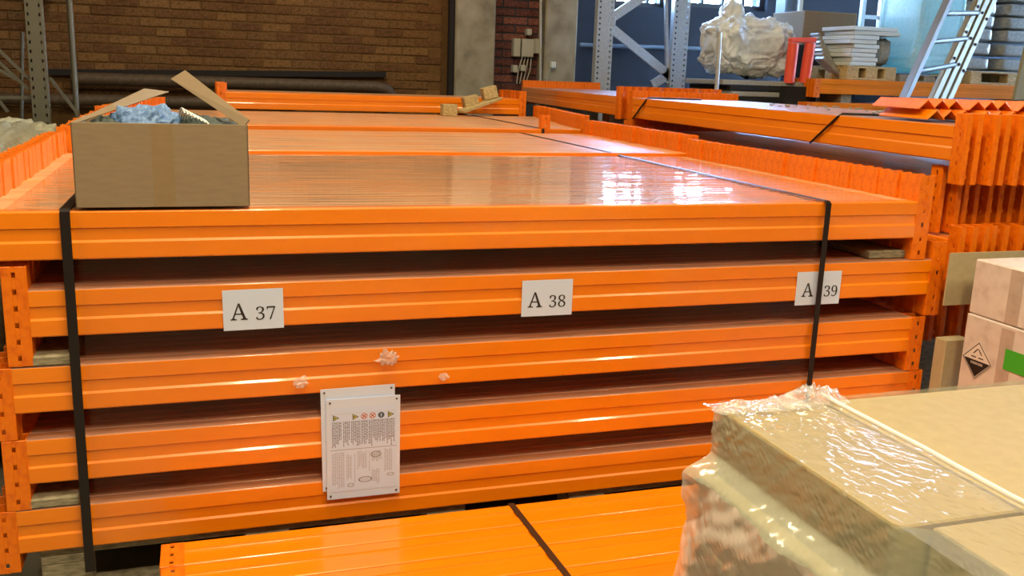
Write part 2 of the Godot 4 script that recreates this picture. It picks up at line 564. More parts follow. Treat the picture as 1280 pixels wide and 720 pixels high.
func build_lamps(lamps: Array):
	var where := ["over the front of the nearest pile", "behind the camera towards the left wall", "behind the camera towards the right", "near the left wall, added to brighten the carton sides", "over the cross bundles at the right", "over the farthest pile by the brick wall"]
	for i in lamps.size():
		var l = lamps[i]
		var t := thing("ceiling_lamp", "flat glowing ceiling lamp %s" % where[i], "lamp", l[0], 0.0, "ceiling lamps")
		var st := S()
		bx(st, Vector3(0, 0.06, 0), Vector3(l[1] + 0.08, 0.1, l[2] + 0.08), Basis.IDENTITY, 0.01)
		obj("housing", st, M.housing, t)
		var g := S()
		bx(g, Vector3(0, 0.004, 0), Vector3(l[1], 0.012, l[2]))
		obj("diffuser", g, M.lamp, t)
		for s in [-1.0, 1.0]:
			var r := S()
			tube(r, [Vector3(s * l[1] * 0.4, 0.1, 0), Vector3(s * l[1] * 0.4, 0.4, 0)], 0.006, 6)
			obj("hanger", r, M.steel, t)

func wall_with_holes(called: String, m: Material, x0: float, x1: float, y0: float, y1: float, z: float, th: float, holes: Array) -> MeshInstance3D:
	# a wall across z with rectangular openings [xa, xb, ya, yb] sorted along x
	var st := S()
	var x := x0
	for h in holes:
		bx(st, Vector3((x + h[0]) * 0.5, (y0 + y1) * 0.5, z - th * 0.5), Vector3(h[0] - x, y1 - y0, th))
		bx(st, Vector3((h[0] + h[1]) * 0.5, (y0 + h[2]) * 0.5, z - th * 0.5), Vector3(h[1] - h[0], h[2] - y0, th))
		bx(st, Vector3((h[0] + h[1]) * 0.5, (y1 + h[3]) * 0.5, z - th * 0.5), Vector3(h[1] - h[0], y1 - h[3], th))
		x = h[1]
	bx(st, Vector3((x + x1) * 0.5, (y0 + y1) * 0.5, z - th * 0.5), Vector3(x1 - x, y1 - y0, th))
	return struct(called, st, m)

func build_room():
	var st := S()
	bx(st, Vector3(4.25, -0.1, -0.5), Vector3(17.5, 0.2, 13.4))
	struct("floor", st, M.floor)
	st = S()
	bx(st, Vector3(4.25, 5.1, -0.5), Vector3(17.5, 0.2, 13.4))
	struct("ceiling", st, M.ceil)
	st = S()
	bx(st, Vector3(-4.1, 2.5, -0.5), Vector3(0.2, 5.0, 13.4))
	struct("wall_left", st, M.plaster)
	st = S()
	bx(st, Vector3(12.6, 0.9, -0.5), Vector3(0.2, 1.8, 13.4))
	bx(st, Vector3(12.6, 4.6, -0.5), Vector3(0.2, 0.8, 13.4))
	bx(st, Vector3(12.6, 3.0, -6.6), Vector3(0.2, 2.4, 1.2))
	bx(st, Vector3(12.6, 3.0, 2.1), Vector3(0.2, 2.4, 8.2))
	struct("wall_right", st, M.darkwall)
	var ws := Node3D.new()
	ws.name = "window_4"  # invented window, added to let blue daylight onto the far right goods
	add_child(ws)
	ws.set_meta("kind", "structure")
	ws.set_meta("label", "added long window band high on the right wall for daylight fill")
	ws.position = Vector3(12.6, 3.0, -4.0)
	for k in 5:
		var g := S()
		bx(g, Vector3(0, 0, -1.6 + 0.8 * k), Vector3(0.004, 2.36, 0.76))
		obj("pane", g, M.glass, ws)
		var fr := S()
		bx(fr, Vector3(0, 0, -2.0 + 0.8 * k), Vector3(0.05, 2.4, 0.04))
		obj("mullion", fr, M.frame, ws)
	st = S()
	bx(st, Vector3(4.25, 2.5, 5.9), Vector3(17.0, 5.0, 0.2))
	struct("wall_front", st, M.plaster)
	# brick wall: bed with proud bricks, each one a part
	st = S()
	bx(st, Vector3(-0.585, 2.5, -6.66), Vector3(6.83, 5.0, 0.3))
	var w := struct("wall_back", st, M.mortar)
	w.set_meta("label", "old brown brick wall behind the farthest pile")
	var shapes := []
	for k in 6:
		var b := S()
		bx(b, Vector3.ZERO, Vector3(0.244 - 0.003 * (k % 3), 0.066 - 0.002 * (k % 2), 0.03), Basis.IDENTITY.rotated(Vector3(0, 0, 1), 0.006 * (k - 2.5)), 0.004)
		shapes.append(b.commit())
	var rows := 16
	for r in rows:
		for c in 17:
			var p := Vector3(-1.5 + 0.254 * c + (0.127 if r % 2 == 1 else 0.0), 1.03 + 0.078 * r, -6.515 + rng.randf_range(-0.004, 0.004))
			if p.x > 2.68: continue
			var o := obj("brick", shapes[rng.randi() % 6], M.brick[rng.randi() % 5], w)
			o.position = p
	# pillar with dark pipe, brick niche and second pillar
	var P1a := px(569, 60, -6.3)
	var P1b := px(619, 60, -6.3)
	st = S()
	bx(st, Vector3((P1a.x + P1b.x) * 0.5, 2.5, -6.45), Vector3(P1b.x - P1a.x, 5.0, 0.3), Basis.IDENTITY, 0.015)
	struct("pillar", st, M.concrete).set_meta("label", "olive grey concrete pillar beside the brick wall")
	st = S()
	bx(st, Vector3(3.3, 2.5, -6.66), Vector3(0.96, 5.0, 0.3))
	var w2 := struct("wall_niche", st, M.darkwall)
	for r in rows:
		for c in 3:
			var p := Vector3(P1b.x + 0.13 + 0.254 * c - (0.127 if r % 2 == 1 else 0.0), 1.2 + 0.078 * r, -6.515)
			var o := obj("brick", shapes[rng.randi() % 6], M.redbrick[rng.randi() % 3], w2)
			o.position = p
	var P2a := px(681, 60, -6.3)
	var P2b := px(721, 60, -6.3)
	st = S()
	bx(st, Vector3((P2a.x + P2b.x) * 0.5, 2.5, -6.45), Vector3(P2b.x - P2a.x, 5.0, 0.3), Basis.IDENTITY, 0.015)
	struct("pillar", st, M.concrete).set_meta("label", "grey concrete pillar with a small socket on it")
	# far wall in dark paint with three daylight windows
	var hs := [[4.30, 5.02, 2.10, 3.7], [5.22, 6.18, 2.13, 3.7], [7.9, 9.6, 2.6, 4.2]]
	wall_with_holes("wall_far", M.darkwall, P2b.x - 0.1, 12.7, 0.0, 5.0, -6.5, 0.3, hs)
	for i in hs.size():
		var h = hs[i]
		var t := Node3D.new()
		t.name = "window_%d" % (i + 1)
		add_child(t)
		t.set_meta("kind", "structure")
		t.set_meta("label", ["bright window behind the galvanised frame", "bright four pane window above the wrapped bag", "bright window high above the wrapped pallets"][i])
		t.position = Vector3((h[0] + h[1]) * 0.5, (h[2] + h[3]) * 0.5, -6.6)
		var W: float = h[1] - h[0]
		var H: float = h[3] - h[2]
		var n := 4 if i != 2 else 6
		var f := S()
		for s in [-1.0, 1.0]:
			bx(f, Vector3(s * (W - 0.05) * 0.5, 0, 0), Vector3(0.05, H, 0.06))
			bx(f, Vector3(0, s * (H - 0.05) * 0.5, 0), Vector3(W, 0.05, 0.06))
		for k in n - 1:
			bx(f, Vector3(-W * 0.5 + W * (k + 1) / n, 0, 0), Vector3(0.03, H, 0.05))
		for k in 2:
			bx(f, Vector3(0, -H * 0.5 + H * (k + 1) / 3, 0), Vector3(W, 0.03, 0.05))
		obj("window_frame", f, M.frame, t)
		for k in n:
			for j in 3:
				var g := S()
				bx(g, Vector3(-W * 0.5 + W * (k + 0.5) / n, -H * 0.5 + H * (j + 0.5) / 3, 0), Vector3(W / n - 0.03, H / 3 - 0.03, 0.004))
				obj("pane", g, M.glass, t)

func build_piles():
	var T := [1.05, 0.857, 0.662, 0.472, 0.283]
	var CX := [1.333, 1.42, 1.372, 1.392, 1.348]
	var UP := [0.085, 0.06, 0.0, 0.0, 0.0]
	var DN := [0.072, 0.072, 0.068, 0.068, 0.05]
	var NB := [31, 12, 11, 11, 11]
	var LN := ["top", "second", "third", "fourth", "bottom"]
	for i in 5:
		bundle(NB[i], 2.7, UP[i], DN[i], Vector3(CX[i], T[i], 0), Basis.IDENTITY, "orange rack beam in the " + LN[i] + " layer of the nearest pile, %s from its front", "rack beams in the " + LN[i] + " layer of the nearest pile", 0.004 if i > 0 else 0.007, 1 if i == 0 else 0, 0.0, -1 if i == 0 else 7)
	bundle(26, 2.7, 0.085, 0.05, Vector3(1.36, 1.064, -1.605), Basis.IDENTITY, "dusty orange rack beam in the second pile, %s behind the nearest pile", "rack beams on top of the second pile", 0.012, 0)
	bundle(32, 2.7, 0.085, 0.05, Vector3(1.37, 1.086, -2.97), Basis.IDENTITY, "dusty orange rack beam in the third pile, %s from its front strip", "rack beams on top of the third pile", 0.01, 1, 0.008)
	bundle(11, 2.2, 0.06, 0.02, Vector3(1.77, 1.215, -4.65), Basis.IDENTITY, "orange rack beam in the farthest raised pile, %s from its front", "rack beams of the farthest pile", 0.01, 2)
	# boards between the layers
	var sp := [[0.115, 0.662, "grey board end between second and third layers, left of the black strap", 0.1, 0.0], [0.085, 0.283, "pale board end between fourth and bottom layers near the left strap", 0.13, 0.0], [2.62, 0.857, "grey board end under the top layer at its right end", 0.15, -0.03]]
	for s in sp:
		var st := S()
		var hh := 0.026
		bx(st, Vector3(0, hh * 0.5, -0.28), Vector3(s[3], hh, 0.56), Basis.IDENTITY, 0.004)
		var o := obj("spacer_board", st, M.greywood)
		o.position = Vector3(s[0], s[1] + 0.001, s[4])
		tag(o, s[2], "board", "wooden spacers between the layers")
	pallet("pale wooden pallet under the left end of the nearest pile", Vector3(0.62, 0, -0.445), 1.15, 0.85, 0, M.greywood, 0.162)
	pallet("wooden pallet under the right end of the nearest pile", Vector3(2.1, 0, -0.445), 1.15, 0.85, 0, M.greywood, 0.162)
	# hidden timber that carries the deeper beams
	var bl := [["left rear of the nearest pile", 0.5, -1.26, 0.92, 0.58], ["right rear of the nearest pile", 2.2, -1.26, 0.92, 0.58], ["left side of the second pile", 0.5, -2.26, 0.94, 1.2], ["right side of the second pile", 2.2, -2.26, 0.94, 1.2], ["left side of the third pile", 0.5, -3.8, 0.96, 1.5], ["right side of the third pile", 2.2, -3.8, 0.96, 1.5], ["left side of the farthest pile", 1.1, -4.95, 1.09, 0.5], ["right side of the farthest pile", 2.4, -4.95, 1.09, 0.5]]
	for b in bl:
		post("rough timber bearer carrying the beams at the " + b[0], Vector3(b[1], 0, b[2]), Vector3(0.12, b[3], b[4]))
	# straps
	var e := 0.0165
	strap("black_strap", "black strap down the left of the nearest pile, beside the open carton", [Vector3(0.166, 0.1, e), Vector3(0.166, 1.05, e), Vector3(0.166, 1.0565, 0.006), Vector3(0.17, 1.0565, -1.56), Vector3(0.17, 0.95, -1.566)], Vector3(0.0115, 0, 0), M.strap)
	strap("black_strap", "black strap down the right of the nearest pile, crossing the third label", [Vector3(2.331, 0.1, e), Vector3(2.331, 1.05, e), Vector3(2.331, 1.0565, 0.006), Vector3(2.335, 1.0565, -1.56), Vector3(2.335, 0.95, -1.566)], Vector3(0.0095, 0, 0), M.strap)
	strap("black_strap", "dark strap across the top of the second pile", [Vector3(2.30, 1.067, -1.6), Vector3(2.30, 1.067, -2.92)], Vector3(0.008, 0, 0), M.strap)
	strap("black_strap", "dark strap across the top of the third pile", [Vector3(2.46, 1.0, -2.962), Vector3(2.46, 1.089, -2.964), Vector3(2.46, 1.089, -4.58)], Vector3(0.008, 0, 0), M.strap)
	# labels and notices on the front
	paper_label("37", "white paper label reading A 37, nearest the left strap", Vector3(0.598, 0.787, 0.004), 0.153, 0.108, 0.01)
	paper_label("38", "white paper label reading A 38, at mid length of the pile", Vector3(1.416, 0.784, 0.004), 0.155, 0.106, 0.0)
	paper_label("39", "white paper label reading A 39, under the right strap", Vector3(2.337, 0.777, 0.0016), 0.165, 0.108, 0.0, 0.014)
	notice("white safety notice sheet, partly hidden behind another notice", Vector3(0.872, 0.405, 0.006), 0.205, 0.30, 0.012)
	notice("white safety notice with triangle and circle symbols, in front of another", Vector3(0.885, 0.377, 0.010), 0.205, 0.295, 0.0)
	# crumpled bits of stretch film
	var fs := [[Vector3(0.952, 0.635, 0.0165), 0.026, "knot of crumpled clear film above the safety notices"], [Vector3(0.715, 0.582, 0.0165), 0.018, "small crumple of clear film left of the safety notices"], [Vector3(1.11, 0.572, 0.0165), 0.014, "small crumple of clear film right of the safety notices"]]
	for k in fs.size():
		var st := S()
		lumpy(st, Vector3.ZERO, Vector3(fs[k][1], fs[k][1] * 0.7, 0.0025), fs[k][1] * 0.55, 60.0, 5 + k, 0.9, 40, 24)
		var o := obj("film_crumple", st, M.film_scrap)
		o.position = fs[k][0]
		tag(o, fs[k][2], "film", "crumpled film on the front of the pile")
	# stretch film drawn tight over the nearest pile
	var ff := S()
	grid(ff, 60, 220, func(u: float, v: float) -> Vector3:
		var x := 0.19 + 2.12 * u
		var y := 1.047 - 0.86 * v
		return Vector3(x, y, 0.0132 + 0.0005 * nz(Vector3(x * 0.5, y * 9.0, 0), 5.0, 3) + 0.0012 * nz(Vector3(x, y * 1.5, 3), 4.0, 5)))
	tag(obj("stretch_film", ff, M.film_front), "tight clear stretch film over the labelled front of the nearest pile", "film")
	var tf := S()
	grid(tf, 70, 260, func(u: float, v: float) -> Vector3:
		var x := 0.03 + 2.58 * u
		var z := 0.004 - 1.56 * v
		return Vector3(x, 1.0532 + 0.00022 * sin(TAU * z / 0.0508) + 0.0007 * nz(Vector3(x * 0.6, 0, z * 7.0), 3.0, 8) + 0.0008 * nz(Vector3(x, 0, z), 5.0, 9), z))
	tag(obj("stretch_film", tf, M.film_wide), "tight clear stretch film over the dusty top of the nearest pile", "film")
	open_box()
	# scrap of pallet wood on the farthest piles
	var base := px(592, 130, -4.6)
	var t := thing("pallet_scrap", "broken pale pallet plank with blocks lying on the third pile", "wood scrap", Vector3(base.x, 1.09, -4.5))
	var st2 := S()
	bar(st2, Vector3(-0.16, 0.03, 0.12), Vector3(0.17, 0.13, -0.02), 0.09, 0.02, Vector3.UP, 0.002)
	obj("plank", st2, M.wood, t)
	for bp in [Vector3(-0.06, 0.10, 0.02), Vector3(0.10, 0.17, -0.03)]:
		var b := S()
		bx(b, bp, Vector3(0.11, 0.09, 0.09), Basis.IDENTITY.rotated(Vector3(0, 0, 1), 0.25), 0.004)
		obj("block", b, M.wood, t)
	var b2 := S()
	bx(b2, Vector3(-0.24, 0.04, 0.08), Vector3(0.11, 0.085, 0.09), Basis.IDENTITY, 0.004)
	obj("block", b2, M.wood, t)

func notice(label: String, at: Vector3, w: float, h: float, tilt: float):
	var t := thing("safety_notice", label, "notice", at, 0.0, "safety notices")
	t.rotation.z = tilt
	var st := S()
	bx(st, Vector3.ZERO, Vector3(w, h, 0.002))
	obj("sheet", st, M.paper, t)
	for sx in [-1.0, 1.0]:
		for sy in [-1.0, 1.0]:
			var r := S()
			tube(r, [Vector3(sx * (w * 0.5 - 0.01), sy * (h * 0.5 - 0.01), 0.0), Vector3(sx * (w * 0.5 - 0.01), sy * (h * 0.5 - 0.01), 0.0025)], 0.003, 8)
			obj("eyelet", r, M.steel, t)
	var q := QuadMesh.new()
	q.size = Vector2(w * 0.9, h * 0.84)
	var m := mat(Color.WHITE, 0.5)
	if not M.has("notice_print"):
		m.albedo_texture = notice_print()
		M.notice_print = m
	var o := obj("print", q, M.notice_print, t)
	o.position = Vector3(0, -0.002, 0.0016)

func notice_print() -> ImageTexture:
	var W := 288
	var H := 400
	var im := Image.create(W, H, false, Image.FORMAT_RGB8)
	im.fill(C(200, 220, 255))
	var r := RandomNumberGenerator.new()
	r.seed = 5
	var ink := C(70, 70, 84)
	# upper block: columns of sideways print under the symbols
	for grp in [[8, 7], [56, 5], [90, 7], [134, 5], [166, 7], [208, 5], [240, 7]]:
		for c in grp[1]:
			var x: int = grp[0] + c * 6
			var y := 66
			var y_end := 186 - r.randi_range(0, 40)
			while y < y_end:
				var l := r.randi_range(4, 12)
				im.fill_rect(Rect2i(x, y, 3, l), ink)
				y += l + 3
	im.fill_rect(Rect2i(0, 198, W, 2), C(110, 110, 120))
	im.fill_rect(Rect2i(0, 28, W, 1), C(170, 170, 178))
	# lower block: drawings and tables
	for grp in [[8, 9, 210, 380], [70, 4, 220, 350], [104, 1, 214, 384], [118, 7, 208, 300], [168, 1, 210, 330], [180, 8, 214, 270], [236, 6, 206, 330], [180, 6, 300, 380]]:
		for c in grp[1]:
			var x: int = grp[0] + c * 6
			var y: int = grp[2] + r.randi_range(0, 14)
			while y < grp[3] - r.randi_range(0, 20):
				var l := r.randi_range(3, 10)
				im.fill_rect(Rect2i(x, y, 2, l), C(116, 116, 134))
				y += l + 3
	for e in [[150, 350, 30, 14], [262, 336, 16, 8], [86, 372, 14, 10], [196, 232, 22, 16]]:
		for y in range(-e[3], e[3] + 1):
			for x in range(-e[2], e[2] + 1):
				var d := pow(float(x) / e[2], 2) + pow(float(y) / e[3], 2)
				if d < 1.0 and (d > 0.7 or (x * 3 + y * 5) % 7 == 0): im.set_pixel(clampi(e[0] + x, 0, W - 1), clampi(e[1] + y, 0, H - 1), C(96, 102, 112))
	# symbols: triangles on their side, two prohibition rings, one blue disc
	for cx in [20, 104, 258]:
		for y in range(-14, 15):
			for x in range(0, 26):
				var lim := 14.0 * (1.0 - x / 26.0)
				if absf(y) <= lim:
					var edge := absf(y) > lim - 3.0 or x < 3
					im.set_pixel(clampi(cx - 8 + x, 0, W - 1), 46 + y, C(34, 40, 24) if edge else (C(50, 50, 40) if absf(y) < 3 and x < 12 else C(206, 206, 120)))
	for cx in [146, 182, 220]:
		for y in range(-14, 15):
			for x in range(-14, 15):
				var d := sqrt(x * x + y * y)
				if d > 14.0: continue
				var c := C(228, 228, 232)
				if cx == 220:
					c = C(52, 82, 110) if not (absf(x) < 3 and absf(y) < 8) else C(190, 200, 212)
				elif d > 10.5 or absf(x + y) < 3: c = C(176, 74, 84)
				elif absf(x - y) < 4 and d < 8: c = C(70, 64, 70)
				im.set_pixel(cx + x, 46 + y, c)
	return ImageTexture.create_from_image(im)

func open_box():
	var x0 := 0.19
	var x1 := 0.597
	var z0 := 0.0
	var z1 := -0.31
	var y0 := 1.058
	var h := 0.205
	var t := thing("open_carton", "open brown cardboard box on the front edge of the nearest pile", "box", Vector3(x0, y0, z0))
	var w := x1 - x0
	var th := 0.004
	var st := S()
	bx(st, Vector3(w * 0.5, h * 0.5, -th * 0.5), Vector3(w, h, th), Basis.IDENTITY, 0.001)
	bx(st, Vector3(w * 0.5, h * 0.5, z1 + th * 0.5), Vector3(w, h, th), Basis.IDENTITY, 0.001)
	bx(st, Vector3(th * 0.5, h * 0.5, z1 * 0.5), Vector3(th, h, -z1), Basis.IDENTITY, 0.001)
	bx(st, Vector3(w - th * 0.5, h * 0.5, z1 * 0.5), Vector3(th, h, -z1), Basis.IDENTITY, 0.001)
	bx(st, Vector3(w * 0.5, 0.003, z1 * 0.5), Vector3(w - 0.006, 0.004, -z1 - 0.006))
	obj("body", st, M.card, t)
	var o := Vector3(x0, y0, z0)
	st = S()
	slab(st, [px(312, 150, -0.004) - o, px(304, 159, -0.004) - o, px(214, 99, -0.30) - o, px(232, 88, -0.30) - o], 0.004)
	obj("flap", st, M.card, t)
	st = S()
	slab(st, [px(84, 156, -0.004) - o, px(180, 111, -0.25) - o, px(211, 115, -0.30) - o, px(98, 153, -0.03) - o], 0.004)
	obj("flap", st, M.card, t)
	st = S()
	slab(st, [Vector3(0.004, h, z1), Vector3(w - 0.004, h, z1), Vector3(w - 0.02, h - 0.05, z1 - 0.13), Vector3(0.02, h - 0.05, z1 - 0.13)], 0.004)
	obj("flap", st, M.card, t)
	# seam tape down the middle of the front
	st = S()
	bx(st, Vector3(w * 0.5, h * 0.5, 0.0006), Vector3(0.05, h * 0.98, 0.0008))
	obj("tape", st, film(0.16, 0.3, Color(0.72, 0.6, 0.42)), t)
	# contents
	var g := S()
	lumpy(g, Vector3(x0 + 0.30, y0 + 0.155, -0.16), Vector3(0.09, 0.055, 0.12), 0.02, 14.0, 3, 0.7)
	tag(obj("work_glove", g, M.glove), "dark grey green work gloves filling the right of the open carton", "gloves")
	g = S()
	lumpy(g, Vector3(x0 + 0.08, y0 + 0.15, -0.15), Vector3(0.06, 0.055, 0.12), 0.02, 14.0, 8, 0.7)
	tag(obj("work_glove", g, M.glove), "dark grey green cloth at the left inside the open carton", "cloth")
	g = S()
	lumpy(g, Vector3(x0 + 0.165, y0 + 0.188, -0.14), Vector3(0.085, 0.05, 0.07), 0.022, 14.0, 12, 0.9, 60, 36)
	tag(obj("blue_cloth", g, M.blue), "crumpled blue cloth heaped in the open carton", "cloth")
	var c := thing("cable_tie_bundle", "white cable ties fanned beside the blue cloth in the carton", "cable ties", Vector3(x0 + 0.24, y0 + 0.205, -0.06))
	for k in 8:
		var pts := []
		for i in 9:
			var a := float(i) / 8
			pts.append(Vector3(0.004 * k + 0.045 * a * (0.4 + 0.09 * k), 0.035 * sin(a * 2.4) - 0.004 * k, -0.05 + 0.06 * a - 0.004 * k))
		var q := S()
		tube(q, pts, 0.0024, 5)
		obj("tie", q, M.tie, c)

func build_right_side():
	# cross bundles: beams run away from the camera, their right-hand ends face it
	var d := Vector3(0.03, 0, -1.0).normalized()
	var th := atan2(d.z, -d.x)   # local x points back towards the camera
	var bs := Basis(-d, Vector3.UP, (-d).cross(Vector3.UP))
	var near := Vector3(2.885, 1.292, -0.10)
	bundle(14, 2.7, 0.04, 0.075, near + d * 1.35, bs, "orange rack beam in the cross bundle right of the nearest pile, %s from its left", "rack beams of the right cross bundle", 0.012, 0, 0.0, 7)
	var lay := [[1.10, 0.10, "second"], [0.908, 0.0, "third"], [0.716, 0.07, "fourth"]]
	for l in lay:
		bundle(14, 2.7, 0.05, 0.062, near + d * (1.35 + l[1]) + Vector3(0.02, l[0] - 1.292, 0), bs, "orange rack beam in the " + l[2] + " layer of the right cross bundle, %s from its left", "rack beams in the " + l[2] + " layer of the right cross bundle", 0.02, 1)
	post("timber bearer under the right cross bundle, near end", Vector3(3.25, 0, -0.5), Vector3(0.62, 0.596, 0.12))
	post("timber bearer under the right cross bundle, far end", Vector3(3.3, 0, -2.3), Vector3(0.62, 0.596, 0.12))
	var d2 := Vector3(0.09, 0, -1.0).normalized()
	var b2 := Basis(-d2, Vector3.UP, (-d2).cross(Vector3.UP))
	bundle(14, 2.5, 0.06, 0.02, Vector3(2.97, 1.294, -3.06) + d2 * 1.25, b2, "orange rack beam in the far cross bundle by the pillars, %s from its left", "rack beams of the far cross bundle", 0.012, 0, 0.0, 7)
	post("timber bearer under the far cross bundle, near end", Vector3(3.35, 0, -3.5), Vector3(0.5, 1.17, 0.12))
	post("timber bearer under the far cross bundle, far end", Vector3(3.5, 0, -5.2), Vector3(0.5, 1.17, 0.12))
	var w := -b2.z
	# dark cords over the cross bundles
	var face := -bs.z * -1.0
	for c in [[1050, 152, 1026, 196, "dark cord slanting over the near part of the right cross bundle"], [826, 124, 804, 160, "dark cord slanting over the far part of the right cross bundle"]]:
		var z := -0.75 if c[0] > 1000 else -2.6
		var xf := near.x + d.x * (near.z - z)
		var y_top := 1.294
		var st := S()
		tube(st, [Vector3(xf + 0.3, y_top + 0.004, z + 0.10), Vector3(xf + 0.01, y_top + 0.004, z + 0.01), Vector3(xf - 0.004, y_top - 0.01, z), Vector3(xf - 0.006, y_top - 0.125, z - 0.16)], 0.005, 6)
		tag(obj("cord", st, M.strap), c[4], "cord", "cords over the cross bundles")
	# bundle behind, along the wall, carrying pallets
	bundle(9, 2.7, 0.0, 0.03, Vector3(6.68, 1.452, -4.25), Basis.IDENTITY, "orange rack beam carrying the far pallets, upper layer, %s from the front", "rack beams under the far pallets", 0.01, 2)
	bundle(9, 2.7, 0.0, 0.03, Vector3(6.62, 1.262, -4.25), Basis.IDENTITY, "orange rack beam carrying the far pallets, lower layer, %s from the front", "rack beams under the far pallets", 0.01, 2)
	for xx in [5.6, 7.6]:
		var st := S()
		bx(st, Vector3(xx, 0.571, -4.6), Vector3(0.12, 1.142, 0.6))
		tag(obj("timber_bearer", st, M.greywood), "timber bearer under the far pallets, %s end" % ("left" if xx < 6 else "right"), "bearer", "timber bearers under the piles")
		st = S()
		bx(st, Vector3(xx, 1.297, -4.5), Vector3(0.1, 0.07, 0.45))
		tag(obj("spacer_board", st, M.greywood), "spacer between the two layers under the far pallets, %s end" % ("left" if xx < 6 else "right"), "board", "wooden spacers between the layers")
	# nested loose connectors lying at the near end of the cross bundle
	for tier in 2:
		for k in 12:
			var st := S()
			for q in [-1.0, 1.0]:
				bx(st, Vector3(0, 0.021, q * 0.0165), Vector3(0.30, 0.004, 0.05), Basis.IDENTITY.rotated(Vector3.RIGHT, q * 0.75), 0.001)
			var o := obj("angle_bracket", st, M.paint if (k + tier) % 3 == 0 else M.conn)
			o.transform = Transform3D(Basis.from_euler(Vector3(0, 1.45, 0)), near + d * (0.30 + 0.014 * (k % 3) + 0.05 * tier) - bs.z * (0.06 + 0.072 * k) + Vector3(0, 0.006 + 0.034 * tier, 0))
			tag(o, "loose orange angle bracket on the right cross bundle, %s tier, %s from left" % [["lower", "upper"][tier], ORD[k]], "bracket", "loose brackets on the cross bundle")
	# white cartons with hazard diamond
	var X := 2.80
	white_carton("lower", X, 0.15, 0.14, 0.712, 0.0)
	white_carton("upper", X + 0.004, 0.15, 0.714, 0.888, 0.01)
	pallet("low pallet under the white cartons at the right", Vector3(X + 0.3, 0, 0.42), 0.6, 0.6, 0.0, M.greywood, 0.138)
	var st := S()
	bx(st, Vector3(0, 0, 0), Vector3(0.5, 0.175, 0.006))
	bx(st, Vector3(0.24, 0, -0.03), Vector3(0.006, 0.175, 0.06))
	var o := obj("cardboard_sheet", st, M.tanside)
	o.position = Vector3(2.785 + 0.25, 0.802, 0.06)
	tag(o, "olive brown cardboard sheet standing behind the upper white carton", "cardboard")
	st = S()
	bx(st, Vector3(0, 0.3, 0), Vector3(0.10, 0.6, 0.05), Basis.IDENTITY, 0.002)
	o = obj("cardboard_tube", st, M.tanside)
	o.position = Vector3(2.845, 0.0, 0.06)
	tag(o, "narrow upright cardboard piece behind the lower white carton", "cardboard")

func white_carton(which: String, X: float, z0: float, y0: float, y1: float, off: float):
	var t := thing("white_carton", "%s white cardboard carton %s" % [which, "with hazard diamond and green label" if which == "lower" else "stacked on the carton with the hazard diamond"], "box", Vector3(X, y0, z0), 0.0, "white cartons at the right")
	var h := y1 - y0
	var st := S()
	bx(st, Vector3(0.26, h * 0.5, 0.28), Vector3(0.52, h, 0.56), Basis.IDENTITY, 0.004)
	obj("body", st, M.white, t)
	st = S()
	bx(st, Vector3(-0.0008, h * 0.5, 0.17), Vector3(0.0012, h * 0.96, 0.05))
	obj("tape", st, film(0.08, 0.25, Color(0.8, 0.76, 0.7)), t)
	if which != "lower": return
	var q := QuadMesh.new()
	q.size = Vector2(0.088, 0.088)
	var m := mat(Color.WHITE, 0.6)
	m.albedo_texture = hazard_print()
	var o := obj("hazard_diamond", q, m, t)
	o.transform = Transform3D(Basis.from_euler(Vector3(0, -PI / 2, 0)) * Basis.from_euler(Vector3(0, 0, PI / 4)), Vector3(-0.002, 0.572 - y0, 0.068))
	q = QuadMesh.new()
	q.size = Vector2(0.088, 0.065)
	o = obj("green_label", q, mat(C(62, 176, 50), 0.5), t)
	o.transform = Transform3D(Basis.from_euler(Vector3(0, -PI / 2, 0)), Vector3(-0.002, 0.61 - y0, 0.215))

func hazard_print() -> ImageTexture:
	# turned by 45 degrees on the carton: the corner at the upper right of the image is the top
	var N := 96
	var im := Image.create(N, N, false, Image.FORMAT_RGB8)
	for y in N:
		for x in N:
			var u := (x - y) / float(N) * 0.5   # across after turning is (x + y), height is (x - y)
			var hgt := (x + (N - 1 - y)) / float(2 * N) - 0.5
			var acr := (x - (N - 1 - y)) / float(2 * N)
			var border := mini(mini(x, N - 1 - x), mini(y, N - 1 - y))
			var c := C(222, 216, 210)
			if hgt < 0.0: c = C(24, 22, 22)
			if border < 7: c = C(222, 216, 210)
			if border >= 2 and border < 5: c = C(40, 38, 38)
			if hgt > 0.06 and hgt < 0.30 and border > 8:
				# two tilted tubes dripping on a hand and a bar
				if absf(acr + 0.10 - (hgt - 0.2) * 0.9) < 0.022 and hgt > 0.16: c = C(60, 58, 56)
				if absf(acr - 0.10 + (hgt - 0.2) * 0.9) < 0.022 and hgt > 0.16: c = C(60, 58, 56)
				if hgt < 0.09 and absf(acr) > 0.04 and absf(acr) < 0.2: c = C(60, 58, 56)
			if hgt < -0.05 and hgt > -0.11 and absf(acr) < 0.2 and int((acr + 0.5) * 80) % 3 != 0: c = C(200, 196, 190)
			im.set_pixel(x, y, c)
	return ImageTexture.create_from_image(im)

